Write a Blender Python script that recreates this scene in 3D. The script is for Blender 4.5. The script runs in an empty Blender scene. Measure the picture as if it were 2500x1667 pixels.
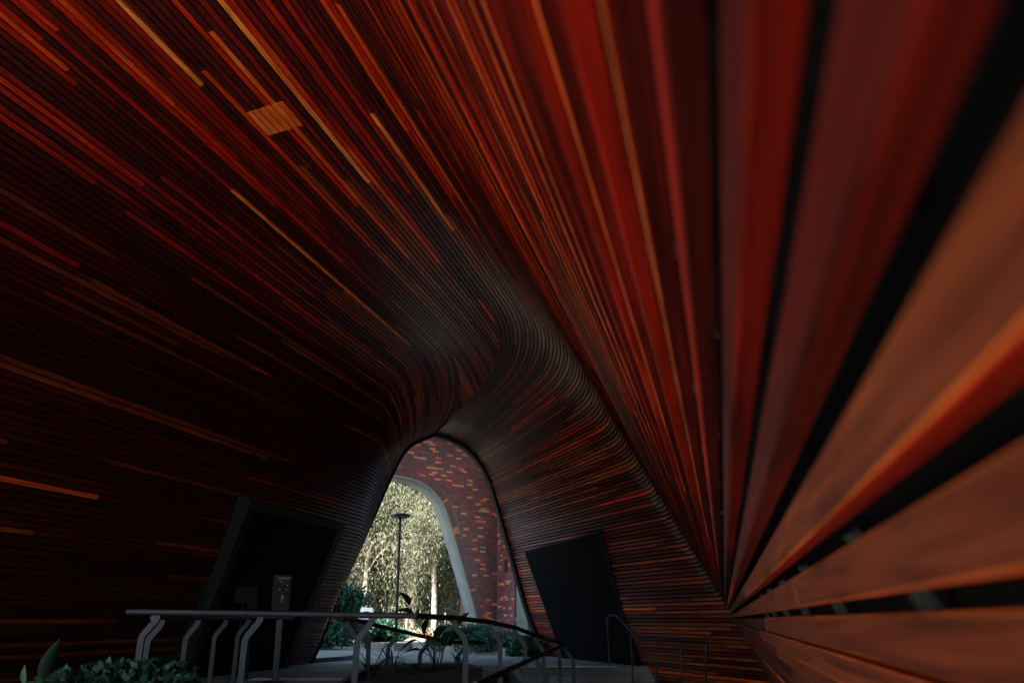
import bpy, math, random
import numpy as np
from mathutils import Vector

random.seed(7)
rng = np.random.default_rng(11)
D = bpy.data
scn = bpy.context.scene
COL = scn.collection

# ------------------------------------------------------------------ camera, sky, sun, exposure
CAM_Z = 1.0
PITCH = math.radians(12.15)
cam = D.cameras.new('camera')
cam.sensor_width = 36.0
cam.lens = 21.6
cam.shift_y = 354.0 / 2500.0
cam.clip_start = 0.02
cam.clip_end = 900
cam.dof.use_dof = True
cam.dof.focus_distance = 14.0
cam.dof.aperture_fstop = 2.4
camo = D.objects.new('camera', cam)
camo.location = (0, 0, CAM_Z)
camo.rotation_euler = (math.pi / 2 + PITCH, 0, 0)
COL.objects.link(camo)
scn.camera = camo

SUN_AZ = math.radians(30)     # heading the light travels to, from +Y
SUN_EL = math.radians(55)
world = D.worlds.new('World')
scn.world = world
world.use_nodes = True
wn = world.node_tree
bg = wn.nodes['Background']
sky = wn.nodes.new('ShaderNodeTexSky')
sky.sky_type = 'NISHITA'
sky.sun_disc = False
sky.sun_elevation = SUN_EL
sky.sun_rotation = SUN_AZ + math.pi
wn.links.new(sky.outputs[0], bg.inputs[0])
bg.inputs[1].default_value = 0.12
sun = D.lights.new('sun', 'SUN')
sun.energy = 5.0
sun.angle = math.radians(0.5)
sun.color = (1.0, 0.92, 0.81)
suno = D.objects.new('sun', sun)
sd = Vector((math.sin(SUN_AZ) * math.cos(SUN_EL), math.cos(SUN_AZ) * math.cos(SUN_EL), -math.sin(SUN_EL)))
suno.rotation_euler = sd.to_track_quat('-Z', 'Y').to_euler()
suno.location = (20, -20, 30)
COL.objects.link(suno)

scn.view_settings.view_transform = 'Standard'
scn.view_settings.look = 'None'
scn.view_settings.gamma = 1
scn.view_settings.use_curve_mapping = False
scn.view_settings.exposure = 3.25
scn.cycles.use_denoising = True
scn.cycles.max_bounces = 12
scn.cycles.diffuse_bounces = 7
scn.cycles.glossy_bounces = 4
scn.cycles.sample_clamp_indirect = 6

# ------------------------------------------------------------------ helpers
F = 1500.0
ct, st = math.cos(PITCH), math.sin(PITCH)


def proj(Pw):
    Pw = np.asarray(Pw, float)
    X, Y, z = Pw[..., 0], Pw[..., 1], Pw[..., 2] - CAM_Z
    zc = np.maximum(Y * ct + z * st, 1e-3)
    yc = -Y * st + z * ct
    return np.stack([1250 + F * X / zc, 1187 - F * yc / zc], -1)


def ray(px, py):
    x = (px - 1250) / F
    y = (1187 - py) / F
    return np.array([x, ct - y * st, st + y * ct])


def at(px, py, Y):
    r = ray(px, py)
    p = r * (Y / r[1])
    return np.array([p[0], p[1], p[2] + CAM_Z])


def tag(o, label=None, cat=None, group=None, kind=None):
    if label:
        o['label'] = label
    if cat:
        o['category'] = cat
    if group:
        o['group'] = group
    if kind:
        o['kind'] = kind
    return o


def thing(name, label, cat, loc=(0, 0, 0), group=None):
    o = D.objects.new(name, None)
    o.empty_display_size = 0.2
    o.location = loc
    COL.objects.link(o)
    return tag(o, label, cat, group)


class MB:
    """collects vertices and faces, then links them as ONE mesh object"""

    def __init__(s):
        s.v, s.f, s.n = [], [], 0
        s.tint, s.gc = [], []

    def add(s, v, f, tint=0.5, gc=None):
        v = np.asarray(v, float)
        s.v.append(v)
        s.f.extend([tuple(i + s.n for i in q) for q in f])
        s.n += len(v)
        s.tint.append(np.full(len(v), tint))
        s.gc.append(np.asarray(gc, float) if gc is not None else v)
        return s

    def box(s, lo, hi, tint=0.5, M=None, O=(0, 0, 0)):
        x0, y0, z0 = lo
        x1, y1, z1 = hi
        v = np.array([(x0, y0, z0), (x1, y0, z0), (x1, y1, z0), (x0, y1, z0), (x0, y0, z1), (x1, y0, z1), (x1, y1, z1), (x0, y1, z1)], float)
        if M is not None:
            v = v @ np.asarray(M, float)
        v = v + np.asarray(O, float)
        return s.add(v, [(3, 2, 1, 0), (4, 5, 6, 7), (0, 1, 5, 4), (1, 2, 6, 5), (2, 3, 7, 6), (3, 0, 4, 7)], tint)

    def prism(s, poly, z0, z1, tint=0.5):
        n = len(poly)
        v = [(p[0], p[1], z0) for p in poly] + [(p[0], p[1], z1) for p in poly]
        f = [tuple(range(n - 1, -1, -1)), tuple(range(n, 2 * n))] + [(i, (i + 1) % n, n + (i + 1) % n, n + i) for i in range(n)]
        return s.add(v, f, tint)

    def sweep(s, pts, prof, up=(0, 0, 1), tint=0.5, closed=False):
        """sweep a 2-D profile (side, normal) along pts, mitred"""
        pts = np.asarray(pts, float)
        n, m = len(pts), len(prof)
        V = []
        for i in range(n):
            a = pts[i] - pts[i - 1] if i > 0 else pts[1] - pts[0]
            b = pts[i + 1] - pts[i] if i < n - 1 else a
            a = a / np.linalg.norm(a)
            b = b / np.linalg.norm(b)
            t = a + b
            t /= np.linalg.norm(t)
            u = np.asarray(up, float)
            sd_ = np.cross(t, u)
            if np.linalg.norm(sd_) < 1e-3:
                sd_ = np.array([1.0, 0, 0])
            sd_ /= np.linalg.norm(sd_)
            nn = np.cross(sd_, t)
            k = 1 / max(0.5, float(a @ t))
            bend = b - a
            for (p, q) in prof:
                off = sd_ * p + nn * q
                if np.linalg.norm(bend) > 1e-4:
                    bd = bend / np.linalg.norm(bend)
                    off = off + bd * (off @ bd) * (k - 1)
                V.append(pts[i] + off)
        f = []
        for i in range(n - 1):
            for j in range(m):
                f.append((i * m + j, i * m + (j + 1) % m, (i + 1) * m + (j + 1) % m, (i + 1) * m + j))
        f.append(tuple(range(m - 1, -1, -1)))
        f.append(tuple((n - 1) * m + j for j in range(m)))
        return s.add(V, f, tint)

    def mesh(s, name, mat, smooth=False):
        me = D.meshes.new(name)
        v = np.concatenate(s.v)
        me.from_pydata(v.tolist(), [], s.f)
        a = me.attributes.new('tint', 'FLOAT', 'POINT')
        a.data.foreach_set('value', np.concatenate(s.tint).astype(np.float32))
        g = me.attributes.new('gc', 'FLOAT_VECTOR', 'POINT')
        g.data.foreach_set('vector', np.concatenate(s.gc).astype(np.float32).ravel())
        if mat:
            me.materials.append(mat)
        if smooth:
            me.polygons.foreach_set('use_smooth', np.ones(len(me.polygons), bool))
        me.update()
        return me

    def build(s, name, mat, parent=None, smooth=False, kind=None):
        o = D.objects.new(name, s.mesh(name, mat, smooth))
        COL.objects.link(o)
        if parent is not None:
            o.parent = parent
            if parent.type == 'EMPTY':
                lo = parent.location
                if lo.length > 0:
                    o.matrix_parent_inverse.translation = -lo
        if kind:
            o['kind'] = kind
        return o


def circ(r, n=12):
    return [(r * math.cos(2 * math.pi * i / n), r * math.sin(2 * math.pi * i / n)) for i in range(n)]


def rect(w, h):
    return [(-w / 2, -h / 2), (w / 2, -h / 2), (w / 2, h / 2), (-w / 2, h / 2)]


# ------------------------------------------------------------------ materials
def mat_new(name):
    m = D.materials.new(name)
    m.use_nodes = True
    nt = m.node_tree
    return m, nt, nt.nodes['Principled BSDF']


def N(nt, typ, **kw):
    n = nt.nodes.new(typ)
    for k, v in kw.items():
        setattr(n, k, v)
    return n


def ramp(nt, stops, interp='LINEAR'):
    r = N(nt, 'ShaderNodeValToRGB')
    cr = r.color_ramp
    cr.interpolation = interp
    while len(cr.elements) < len(stops):
        cr.elements.new(0.5)
    for e, (p, c) in zip(cr.elements, stops):
        e.position = p
        e.color = (*c, 1) if len(c) == 3 else c
    return r


def mat_simple(name, col, rough=0.6, spec=0.4, noise=0.25, scale=6.0, metal=0.0, bump=0.0, detail=6):
    m, nt, b = mat_new(name)
    tc = N(nt, 'ShaderNodeTexCoord')
    no = N(nt, 'ShaderNodeTexNoise')
    no.inputs['Scale'].default_value = scale
    no.inputs['Detail'].default_value = detail
    nt.links.new(tc.outputs['Object'], no.inputs['Vector'])
    r = ramp(nt, [(0.3, tuple(c * (1 - noise) for c in col)), (0.7, tuple(min(1, c * (1 + noise)) for c in col))])
    nt.links.new(no.outputs['Fac'], r.inputs['Fac'])
    nt.links.new(r.outputs['Color'], b.inputs['Base Color'])
    b.inputs['Roughness'].default_value = rough
    b.inputs['Specular IOR Level'].default_value = spec
    b.inputs['Metallic'].default_value = metal
    if bump:
        bp = N(nt, 'ShaderNodeBump')
        bp.inputs['Strength'].default_value = bump
        bp.inputs['Distance'].default_value = 0.02
        nt.links.new(no.outputs['Fac'], bp.inputs['Height'])
        nt.links.new(bp.outputs['Normal'], b.inputs['Normal'])
    return m


def mat_wood():
    m, nt, b = mat_new('oiled_hardwood')
    at_ = N(nt, 'ShaderNodeAttribute', attribute_name='tint')
    gc = N(nt, 'ShaderNodeAttribute', attribute_name='gc')
    mp = N(nt, 'ShaderNodeMapping')
    mp.inputs['Scale'].default_value = (70, 3.2, 70)
    nt.links.new(gc.outputs['Vector'], mp.inputs['Vector'])
    fine = N(nt, 'ShaderNodeTexNoise')
    fine.inputs['Scale'].default_value = 1.0
    fine.inputs['Detail'].default_value = 7
    fine.inputs['Roughness'].default_value = 0.65
    nt.links.new(mp.outputs['Vector'], fine.inputs['Vector'])
    mp2 = N(nt, 'ShaderNodeMapping')
    mp2.inputs['Scale'].default_value = (24, 1.3, 24)
    nt.links.new(gc.outputs['Vector'], mp2.inputs['Vector'])
    blot = N(nt, 'ShaderNodeTexNoise')
    blot.inputs['Scale'].default_value = 1.0
    blot.inputs['Detail'].default_value = 4
    nt.links.new(mp2.outputs['Vector'], blot.inputs['Vector'])
    # tint moved a little by the blotches
    ma = N(nt, 'ShaderNodeMath', operation='MULTIPLY_ADD')
    nt.links.new(blot.outputs['Fac'], ma.inputs[0])
    ma.inputs[1].default_value = 0.44
    sub = N(nt, 'ShaderNodeMath', operation='ADD')
    nt.links.new(at_.outputs['Fac'], sub.inputs[0])
    sub.inputs[1].default_value = -0.22
    nt.links.new(sub.outputs[0], ma.inputs[2])
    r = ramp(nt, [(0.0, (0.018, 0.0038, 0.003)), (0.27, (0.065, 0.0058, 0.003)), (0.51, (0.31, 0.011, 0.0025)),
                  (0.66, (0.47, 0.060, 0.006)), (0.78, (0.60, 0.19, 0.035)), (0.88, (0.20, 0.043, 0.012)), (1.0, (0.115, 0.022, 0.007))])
    nt.links.new(ma.outputs[0], r.inputs['Fac'])
    gr = ramp(nt, [(0.34, (0.36, 0.34, 0.34)), (0.5, (1, 1, 1)), (0.68, (1.5, 1.45, 1.4))])
    nt.links.new(fine.outputs['Fac'], gr.inputs['Fac'])
    mx = N(nt, 'ShaderNodeMix', data_type='RGBA', blend_type='MULTIPLY')
    mx.inputs['Factor'].default_value = 1.0
    nt.links.new(r.outputs['Color'], mx.inputs['A'])
    nt.links.new(gr.outputs['Color'], mx.inputs['B'])
    nt.links.new(mx.outputs['Result'], b.inputs['Base Color'])
    rr = N(nt, 'ShaderNodeMapRange')
    rr.inputs['To Min'].default_value = 0.30
    rr.inputs['To Max'].default_value = 0.52
    nt.links.new(blot.outputs['Fac'], rr.inputs['Value'])
    nt.links.new(rr.outputs['Result'], b.inputs['Roughness'])
    b.inputs['Specular IOR Level'].default_value = 0.33
    bp = N(nt, 'ShaderNodeBump')
    bp.inputs['Strength'].default_value = 0.35
    bp.inputs['Distance'].default_value = 0.004
    nt.links.new(fine.outputs['Fac'], bp.inputs['Height'])
    nt.links.new(bp.outputs['Normal'], b.inputs['Normal'])
    return m


def mat_tinted(name, stops, rough=0.75, spec=0.3, noise_scale=25.0, noise_amt=0.3, interp='LINEAR', bump=0.2, trans=0.0):
    m, nt, b = mat_new(name)
    at_ = N(nt, 'ShaderNodeAttribute', attribute_name='tint')
    r = ramp(nt, stops, interp)
    nt.links.new(at_.outputs['Fac'], r.inputs['Fac'])
    gc = N(nt, 'ShaderNodeAttribute', attribute_name='gc')
    no = N(nt, 'ShaderNodeTexNoise')
    no.inputs['Scale'].default_value = noise_scale
    no.inputs['Detail'].default_value = 5
    nt.links.new(gc.outputs['Vector'], no.inputs['Vector'])
    g = ramp(nt, [(0.25, (1 - noise_amt,) * 3), (0.75, (1 + noise_amt,) * 3)])
    nt.links.new(no.outputs['Fac'], g.inputs['Fac'])
    mx = N(nt, 'ShaderNodeMix', data_type='RGBA', blend_type='MULTIPLY')
    mx.inputs['Factor'].default_value = 1.0
    nt.links.new(r.outputs['Color'], mx.inputs['A'])
    nt.links.new(g.outputs['Color'], mx.inputs['B'])
    nt.links.new(mx.outputs['Result'], b.inputs['Base Color'])
    b.inputs['Roughness'].default_value = rough
    b.inputs['Specular IOR Level'].default_value = spec
    if bump:
        bp = N(nt, 'ShaderNodeBump')
        bp.inputs['Strength'].default_value = bump
        bp.inputs['Distance'].default_value = 0.006
        nt.links.new(no.outputs['Fac'], bp.inputs['Height'])
        nt.links.new(bp.outputs['Normal'], b.inputs['Normal'])
    if trans:
        out = nt.nodes['Material Output']
        tr = N(nt, 'ShaderNodeBsdfTranslucent')
        nt.links.new(mx.outputs['Result'], tr.inputs['Color'])
        ms = N(nt, 'ShaderNodeMixShader')
        ms.inputs['Fac'].default_value = trans
        nt.links.new(b.outputs[0], ms.inputs[1])
        nt.links.new(tr.outputs[0], ms.inputs[2])
        nt.links.new(ms.outputs[0], out.inputs['Surface'])
    return m


WOOD = mat_wood()
BACKING = mat_simple('dark_membrane', (0.008, 0.008, 0.009), 0.9, 0.1)
CLIP = mat_simple('galvanised_clip', (0.03, 0.04, 0.038), 0.6, 0.2)
STEEL = mat_simple('brushed_steel', (0.022, 0.023, 0.028), 0.45, 0.3, noise=0.15, scale=14, metal=0.3)
POSTM = mat_simple('painted_grey_post', (0.024, 0.031, 0.034), 0.55, 0.2, noise=0.12, scale=9)
BLACKM = mat_simple('black_powder_coat', (0.008, 0.010, 0.012), 0.6, 0.15, noise=0.3, scale=3)
DARKGREEN = mat_simple('dark_steel_cladding', (0.004, 0.008, 0.009), 0.5, 0.4, noise=0.2, scale=2)
CONC = mat_simple('pale_concrete', (0.14, 0.14, 0.135), 0.8, 0.25, noise=0.22, scale=1.6, bump=0.15)
RENDER = mat_simple('grey_render', (0.13, 0.15, 0.14), 0.8, 0.25, noise=0.14, scale=2.2, bump=0.1)
DARKCONC = mat_simple('dark_planter_concrete', (0.05, 0.055, 0.06), 0.8, 0.25, noise=0.25, scale=4, bump=0.1)
SOIL = mat_simple('soil', (0.035, 0.026, 0.018), 0.95, 0.1, noise=0.5, scale=20, bump=0.6)
PLAZA = mat_simple('sunlit_paving', (0.42, 0.38, 0.33), 0.85, 0.2, noise=0.18, scale=0.8)
GROUND = mat_simple('leaf_litter_ground', (0.10, 0.085, 0.058), 0.95, 0.1, noise=0.4, scale=1.3, bump=0.3)
MORTAR = mat_simple('mortar', (0.085, 0.072, 0.068), 0.9, 0.15, noise=0.25, scale=12)
WHITE = mat_simple('white_panel', (0.78, 0.78, 0.76), 0.5, 0.4, noise=0.05)
DULLW = mat_simple('faded_white_print', (0.22, 0.24, 0.25), 0.6, 0.3, noise=0.1)
BLUE = mat_simple('blue_print', (0.03, 0.06, 0.16), 0.5, 0.4, noise=0.1)
ORANGE = mat_simple('orange_plastic', (0.65, 0.14, 0.03), 0.5, 0.4, noise=0.1)
PAPER = mat_simple('notice_paper', (0.008, 0.010, 0.011), 0.8, 0.1, noise=0.15, scale=18)
RECESS_DARK = mat_simple('recess_darkness', (0.002, 0.0025, 0.004), 0.6, 0.05, noise=0.1)
BARK = mat_simple('pale_gum_bark', (0.24, 0.20, 0.155), 0.85, 0.2, noise=0.35, scale=2.5, bump=0.3)
STALK = mat_simple('plant_stem', (0.05, 0.07, 0.03), 0.7, 0.3)
BRICK = mat_tinted('glazed_brick', [(0.0, (0.018, 0.012, 0.018)), (0.2, (0.035, 0.020, 0.028)), (0.36, (0.058, 0.015, 0.017)), (0.62, (0.11, 0.009, 0.010)),
                                    (0.80, (0.115, 0.028, 0.02)), (0.86, (0.25, 0.075, 0.032)), (0.96, (0.31, 0.115, 0.05)), (1.0, (0.20, 0.165, 0.14))],
                   0.55, 0.4, 30, 0.3)
PAVER = mat_tinted('paver_stone', [(0, (0.085, 0.105, 0.085)), (1, (0.15, 0.17, 0.14))], 0.75, 0.3, 9, 0.22)
GUM = mat_tinted('gum_leaves', [(0, (0.035, 0.055, 0.036)), (0.35, (0.10, 0.112, 0.064)), (0.7, (0.19, 0.185, 0.13)), (1, (0.30, 0.28, 0.21))],
                 0.7, 0.15, 1.0, 0.15, bump=0, trans=0.3)
SHRUB = mat_tinted('glossy_shrub_leaves', [(0, (0.009, 0.032, 0.020)), (1, (0.022, 0.08, 0.044))], 0.5, 0.2, 4.0, 0.2, bump=0, trans=0.12)
STRAP = mat_tinted('strap_leaves', [(0, (0.012, 0.035, 0.024)), (1, (0.026, 0.07, 0.042))], 0.55, 0.2, 8.0, 0.2, bump=0, trans=0.1)

# ------------------------------------------------------------------ the battened vault: surface definition
A1, A2 = math.radians(18.66), math.radians(-27.5)
d1 = np.array([math.sin(A1), math.cos(A1), 0])
e1 = np.array([math.cos(A1), -math.sin(A1), 0])
d2 = np.array([math.sin(A2), math.cos(A2), 0])
e2 = np.array([math.cos(A2), -math.sin(A2), 0])
KP = 15.21
PITCHB = 0.085
H = 5.7
LMIN = -5.0
END_A = -3.0  # opening edge of the added end wall, set for the sun patch


def mouth(side, s):
    """where each batten starts: one side of the vault is open behind the camera, under the roof"""
    if side == 'R':
        return LMIN
    u = min(max((s - (sL[-1] - 3.0)) / 2.0, 0), 1)
    return -1.0 + (LMIN + 1.0) * u * u * (3 - 2 * u)


def bez(p0, p1, p2, n=20):
    s = np.linspace(0, 1, n)[:, None]
    p0, p1, p2 = map(np.array, (p0, p1, p2))
    return (1 - s) ** 2 * p0 + 2 * s * (1 - s) * p1 + s * s * p2


def dens(Q, n=900):
    Q = np.array(Q, float)
    d = np.r_[0, np.cumsum(np.hypot(*np.diff(Q, axis=0).T))]
    s = np.linspace(0, d[-1], n)
    return np.c_[np.interp(s, d, Q[:, 0]), np.interp(s, d, Q[:, 1])], s


_al = math.radians(27)
_r = PITCHB / 0.58


def rw(s):
    return (_r * math.cos(_al) - s * math.sin(_al), _r * math.sin(_al) + s * math.cos(_al))


_sx = (H - _r * math.sin(_al)) / math.cos(_al)
NR, sR = dens(np.vstack([[rw(-1.95)], bez(rw(5.0), rw(_sx), (-3.85, H))]))
NL, sL = dens(np.vstack([[(-9.5, -1.7)], [(-8.6, .1)], bez((-8.25, .9), (-7.75, 2.3), (-7.6, 3.4), 12), bez((-7.5, 4.1), (-7.3, H), (-6.0, H)), [(-5.15, H)]]))
_pr = [(9.35, -1.8), (9.0, -.9), (8.71, -.33), (8.50, .09), (7.90, 1.90), (7.52, 3.10), (7.18, 4.02), (6.64, 4.66), (6.01, 4.90), (5.55, 4.94)]
_pl = [(2.3, -1.8), (2.75, -.79), (2.97, -.12), (3.18, .61), (3.52, 1.41), (3.90, 2.40), (4.34, 3.56), (4.55, 4.10), (4.83, 4.56), (5.55, 4.94)]


def smoothed(Q):
    Q, _ = dens(Q, 60)
    for _ in range(6):
        Q[1:-1] = (Q[:-2] + 2 * Q[1:-1] + Q[2:]) / 4
    return dens(Q)


QR, tR = smoothed(_pr)
QL, tL = smoothed(_pl)
_e12, _d12 = float(e1 @ e2), float(d1 @ e2)


def curve(side, s):
    Nn, sN, Q, sQ = (NR, sR, QR, tR) if side == 'R' else (NL, sL, QL, tL)
    s = min(max(s, 0), sN[-1])
    a = np.interp(s, sN, Nn[:, 0])
    z = np.interp(s, sN, Nn[:, 1])
    s0 = sN[np.argmin(abs(Nn[:, 1]))]
    q0 = sQ[np.argmin(abs(Q[:, 1]))]
    x = s - s0
    if x < 0:
        sq = q0 + x
    else:
        A, B = sN[-1] - s0, sQ[-1] - q0
        sq = q0 + x - (A - B) * (x / A) ** 2
    sq = min(max(sq, 0), sQ[-1])
    b = np.interp(sq, sQ, Q[:, 0])
    zp = np.interp(sq, sQ, Q[:, 1])
    Lc = (b - a * _e12) / _d12
    C = a * e1 + Lc * d1
    Mc = float(C @ d2)
    h = min(max(z / H, 0), 1)
    T = .3 + 1.35 * h ** 2.2 if side == 'R' else .3 + 1.6 * h ** 2
    T2 = min(T, max(.05, KP - Mc - .02))
    A0 = a * e1 + (Lc - T) * d1
    B0 = C + min(T2, KP - Mc) * d2
    E = b * e2 + KP * d2
    LM = mouth(side, s)
    sta = [a * e1 + L * d1 for L in np.linspace(LM, Lc - T, 6)[:-1]]
    tt = np.linspace(0, 1, 13)[:, None]
    bz = (1 - tt) ** 2 * A0 + 2 * tt * (1 - tt) * C + tt * tt * B0
    en = [B0 + (E - B0) * k for k in (.33, .66, 1)]
    X = np.vstack([sta, bz, en])
    d = np.r_[0, np.cumsum(np.linalg.norm(np.diff(X, axis=0), axis=1))]
    o = (Lc - T - LM) - (.3 if side == 'R' else -.2) * h
    k = np.clip((d - o) / (d[-1] - o), 0, 1)
    X[:, 2] = z + (zp - z) * k * k * (3 - 2 * k) + CAM_Z
    return X


def frames(side, s):
    c = curve(side, s)
    lo, hi = curve(side, s - PITCHB * .5), curve(side, s + PITCHB * .5)
    S = hi - lo
    sp = np.linalg.norm(S, axis=1)
    T = np.gradient(c, axis=0)
    T /= np.linalg.norm(T, axis=1)[:, None]
    S = S - T * np.sum(S * T, axis=1)[:, None]
    smax = (sR if side == 'R' else sL)[-1]
    w = np.linalg.norm(S, axis=1) * PITCHB / (min(s + PITCHB * .5, smax) - max(s - PITCHB * .5, 0))
    S = S / np.maximum(w, 1e-6)[:, None]
    Nn = np.cross(S, T) if side == 'R' else np.cross(T, S)
    # on the leaning walls the slats are stepped: their faces stand nearly upright
    zz = float(np.interp(s, sR if side == 'R' else sL, (NR if side == 'R' else NL)[:, 1]))
    u = min(max((5.4 - zz) / 2.2, 0), 1)
    ph = math.radians(20 if side == 'R' else 15) * u
    S, Nn = S * math.cos(ph) - Nn * math.sin(ph), Nn * math.cos(ph) + S * math.sin(ph)
    return c, T, S, Nn, w


def slat_geo(c, S, Nn, w, depth=.026, cham=0.0):
    """rings of a slat; c = centre line of the face"""
    m = []
    for i in range(len(c)):
        hw = w[i] / 2
        if cham:
            q = [(-hw, -depth), (hw, -depth), (hw, -cham), (hw - cham, 0), (-hw + cham, 0), (-hw, -cham)]
        else:
            q = [(-hw, -depth), (hw, -depth), (hw, 0), (-hw, 0)]
        for (p, n_) in q:
            m.append(c[i] + S[i] * p + Nn[i] * n_)
    k = 6 if cham else 4
    f = []
    n = len(c)
    for i in range(n - 1):
        for j in range(k):
            f.append((i * k + j, i * k + (j + 1) % k, (i + 1) * k + (j + 1) % k, (i + 1) * k + j))
    f.append(tuple(range(k)))
    f.append(tuple((n - 1) * k + j for j in range(k - 1, -1, -1)))
    return np.array(m), f, k


def tint_pick(shade_mix):
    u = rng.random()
    if u < (.78 if shade_mix else .52):  # lower far wall drawn darker, its shade put into board tints
        return rng.uniform(.0, .27) if shade_mix else rng.uniform(.04, .34)
    if u < (.92 if shade_mix else .82):
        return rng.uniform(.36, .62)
    if u < (.985 if shade_mix else .955):
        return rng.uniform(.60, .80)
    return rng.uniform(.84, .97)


def cut_boards(c, T, S, Nn, w, near, out, shade_mix=False, wfac=.755):
    d = np.r_[0, np.cumsum(np.linalg.norm(np.diff(c, axis=0), axis=1))]
    pos = -rng.uniform(0, 2.6)
    close = near and np.linalg.norm(c - np.array([0, 0, CAM_Z]), axis=1)[:2].min() > 0 and abs(c[0][2] - CAM_Z) < 1.2
    while pos < d[-1]:
        ln = rng.uniform(1.6, 5.5) if not near else (rng.uniform(8.5, 10.5) if close and pos <= 0 else rng.uniform(3.5, 6))
        a, b = max(pos, 0), min(pos + ln - .003, d[-1])
        pos += ln
        if b - a < .12:
            continue
        ds = np.unique(np.r_[a, d[(d > a + .02) & (d < b - .02)], b])
        ip = lambda A: np.stack([np.interp(ds, d, A[:, q]) for q in range(3)], 1)
        cc, SS, NN = ip(c), ip(S), ip(Nn)
        SS /= np.linalg.norm(SS, axis=1)[:, None]
        NN /= np.linalg.norm(NN, axis=1)[:, None]
        ww = np.interp(ds, d, w) * (.69 if near else wfac)
        cc = cc + NN * rng.uniform(-.0015, .0015)
        t = tint_pick(shade_mix)
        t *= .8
        dcam = np.linalg.norm(cc - np.array([0, 0, CAM_Z]), axis=1).min()
        if (shade_mix or float(cc[len(cc) // 2] @ d1) > 8.5) and t > .27:
            # brown tint puts arch-end skylight and the far wall's dimness into the boards
            t = rng.uniform(.90, 1.08) if rng.random() < .94 else (rng.uniform(.56, .70) if rng.random() < .5 else t)
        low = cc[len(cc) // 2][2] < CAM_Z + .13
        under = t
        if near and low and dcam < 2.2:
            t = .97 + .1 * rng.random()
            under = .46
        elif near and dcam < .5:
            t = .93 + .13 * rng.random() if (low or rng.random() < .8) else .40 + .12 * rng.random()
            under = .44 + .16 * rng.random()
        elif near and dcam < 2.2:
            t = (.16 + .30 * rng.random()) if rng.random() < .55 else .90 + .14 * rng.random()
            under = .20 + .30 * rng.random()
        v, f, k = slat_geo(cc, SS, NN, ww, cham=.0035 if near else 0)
        n = len(ds)
        r0 = rng.uniform(0, 90)
        loc = np.tile(np.arange(k), n)
        if k == 4:
            ac = np.array([(-.03, -.04), (.03, -.04), (.03, 0), (-.03, 0)])[loc]
        else:
            ac = np.array([(-.03, -.04), (.03, -.04), (.03, 0), (.028, 0), (-.028, 0), (-.03, 0)])[loc]
        if k == 6:      # brown faces, red edges: red light bounced from below put into the tint
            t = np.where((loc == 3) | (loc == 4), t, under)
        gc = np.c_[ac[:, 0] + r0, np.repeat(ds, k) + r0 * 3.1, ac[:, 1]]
        q = proj(cc)
        vis = (cc[:, 1] * ct + (cc[:, 2] - CAM_Z) * st > .05)
        inside = vis & (q[:, 0] > -150) & (q[:, 0] < 2650) & (q[:, 1] > -150) & (q[:, 1] < 1810)
        size = 0.0
        if inside.sum() >= 1 and vis.sum() >= 2:
            qq = np.clip(q[vis], [0, 0], [2500, 1667])
            lp = np.sum(np.linalg.norm(np.diff(qq, axis=0), axis=1))
            dist = np.linalg.norm(cc - np.array([0, 0, CAM_Z]), axis=1).min()
            mid = cc[len(cc) // 2]
            view = (np.array([0, 0, CAM_Z]) - mid)
            view /= np.linalg.norm(view)
            size = lp * .066 * 1500 / max(dist, .15) * max(.12, abs(float(view @ NN[len(NN) // 2])))
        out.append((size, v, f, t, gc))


def place_boards(root, boards, limit=300):
    boards.sort(key=lambda b: -b[0])
    rest = MB()
    for i, (sz, v, f, t, gc) in enumerate(boards):
        if i < limit and sz > 0:
            MB().add(v, f, t, gc).build('slat', WOOD, root)
        else:
            rest.add(v, f, t, gc)
    if rest.n:
        rest.build('slats', WOOD, root, kind='stuff')


def backing(side, s_end):
    ss = np.linspace(0.0, s_end, 34)
    rows = []
    for s in ss:
        c, T, S, Nn, w = frames(side, min(max(s, .045), s_end - .045))
        rows.append(c - Nn * .075)
    n = len(rows[0])
    v = np.concatenate(rows)
    f = [(i * n + j, i * n + j + 1, (i + 1) * n + j + 1, (i + 1) * n + j) for i in range(len(ss) - 1) for j in range(n - 1)]
    return v, f


# near wall
wall_r = thing('batten_wall', 'leaning wall of dark red timber battens close to the camera, curving round to the steel edged arch', 'timber wall')
bo = []
s_last = 0
for i in range(int(sR[-1] / PITCHB)):
    s = PITCHB * (i + .5) + .021
    if s > sR[-1] - .03:
        break
    s_last = s
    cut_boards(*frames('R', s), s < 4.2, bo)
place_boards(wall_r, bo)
MB().add(*backing('R', sR[-1])).build('backing', BACKING, wall_r)

# far wall with its cove
wall_l = thing('batten_wall', 'wall of long timber battens rising from behind the handrail and coving over into the ceiling', 'timber wall')
bo = []
for i in range(int(sL[-1] / PITCHB)):
    s = sL[-1] - PITCHB * (i + .5)
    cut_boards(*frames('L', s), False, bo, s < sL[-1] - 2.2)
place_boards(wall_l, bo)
MB().add(*backing('L', sL[-1])).build('backing', BACKING, wall_l)

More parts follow.
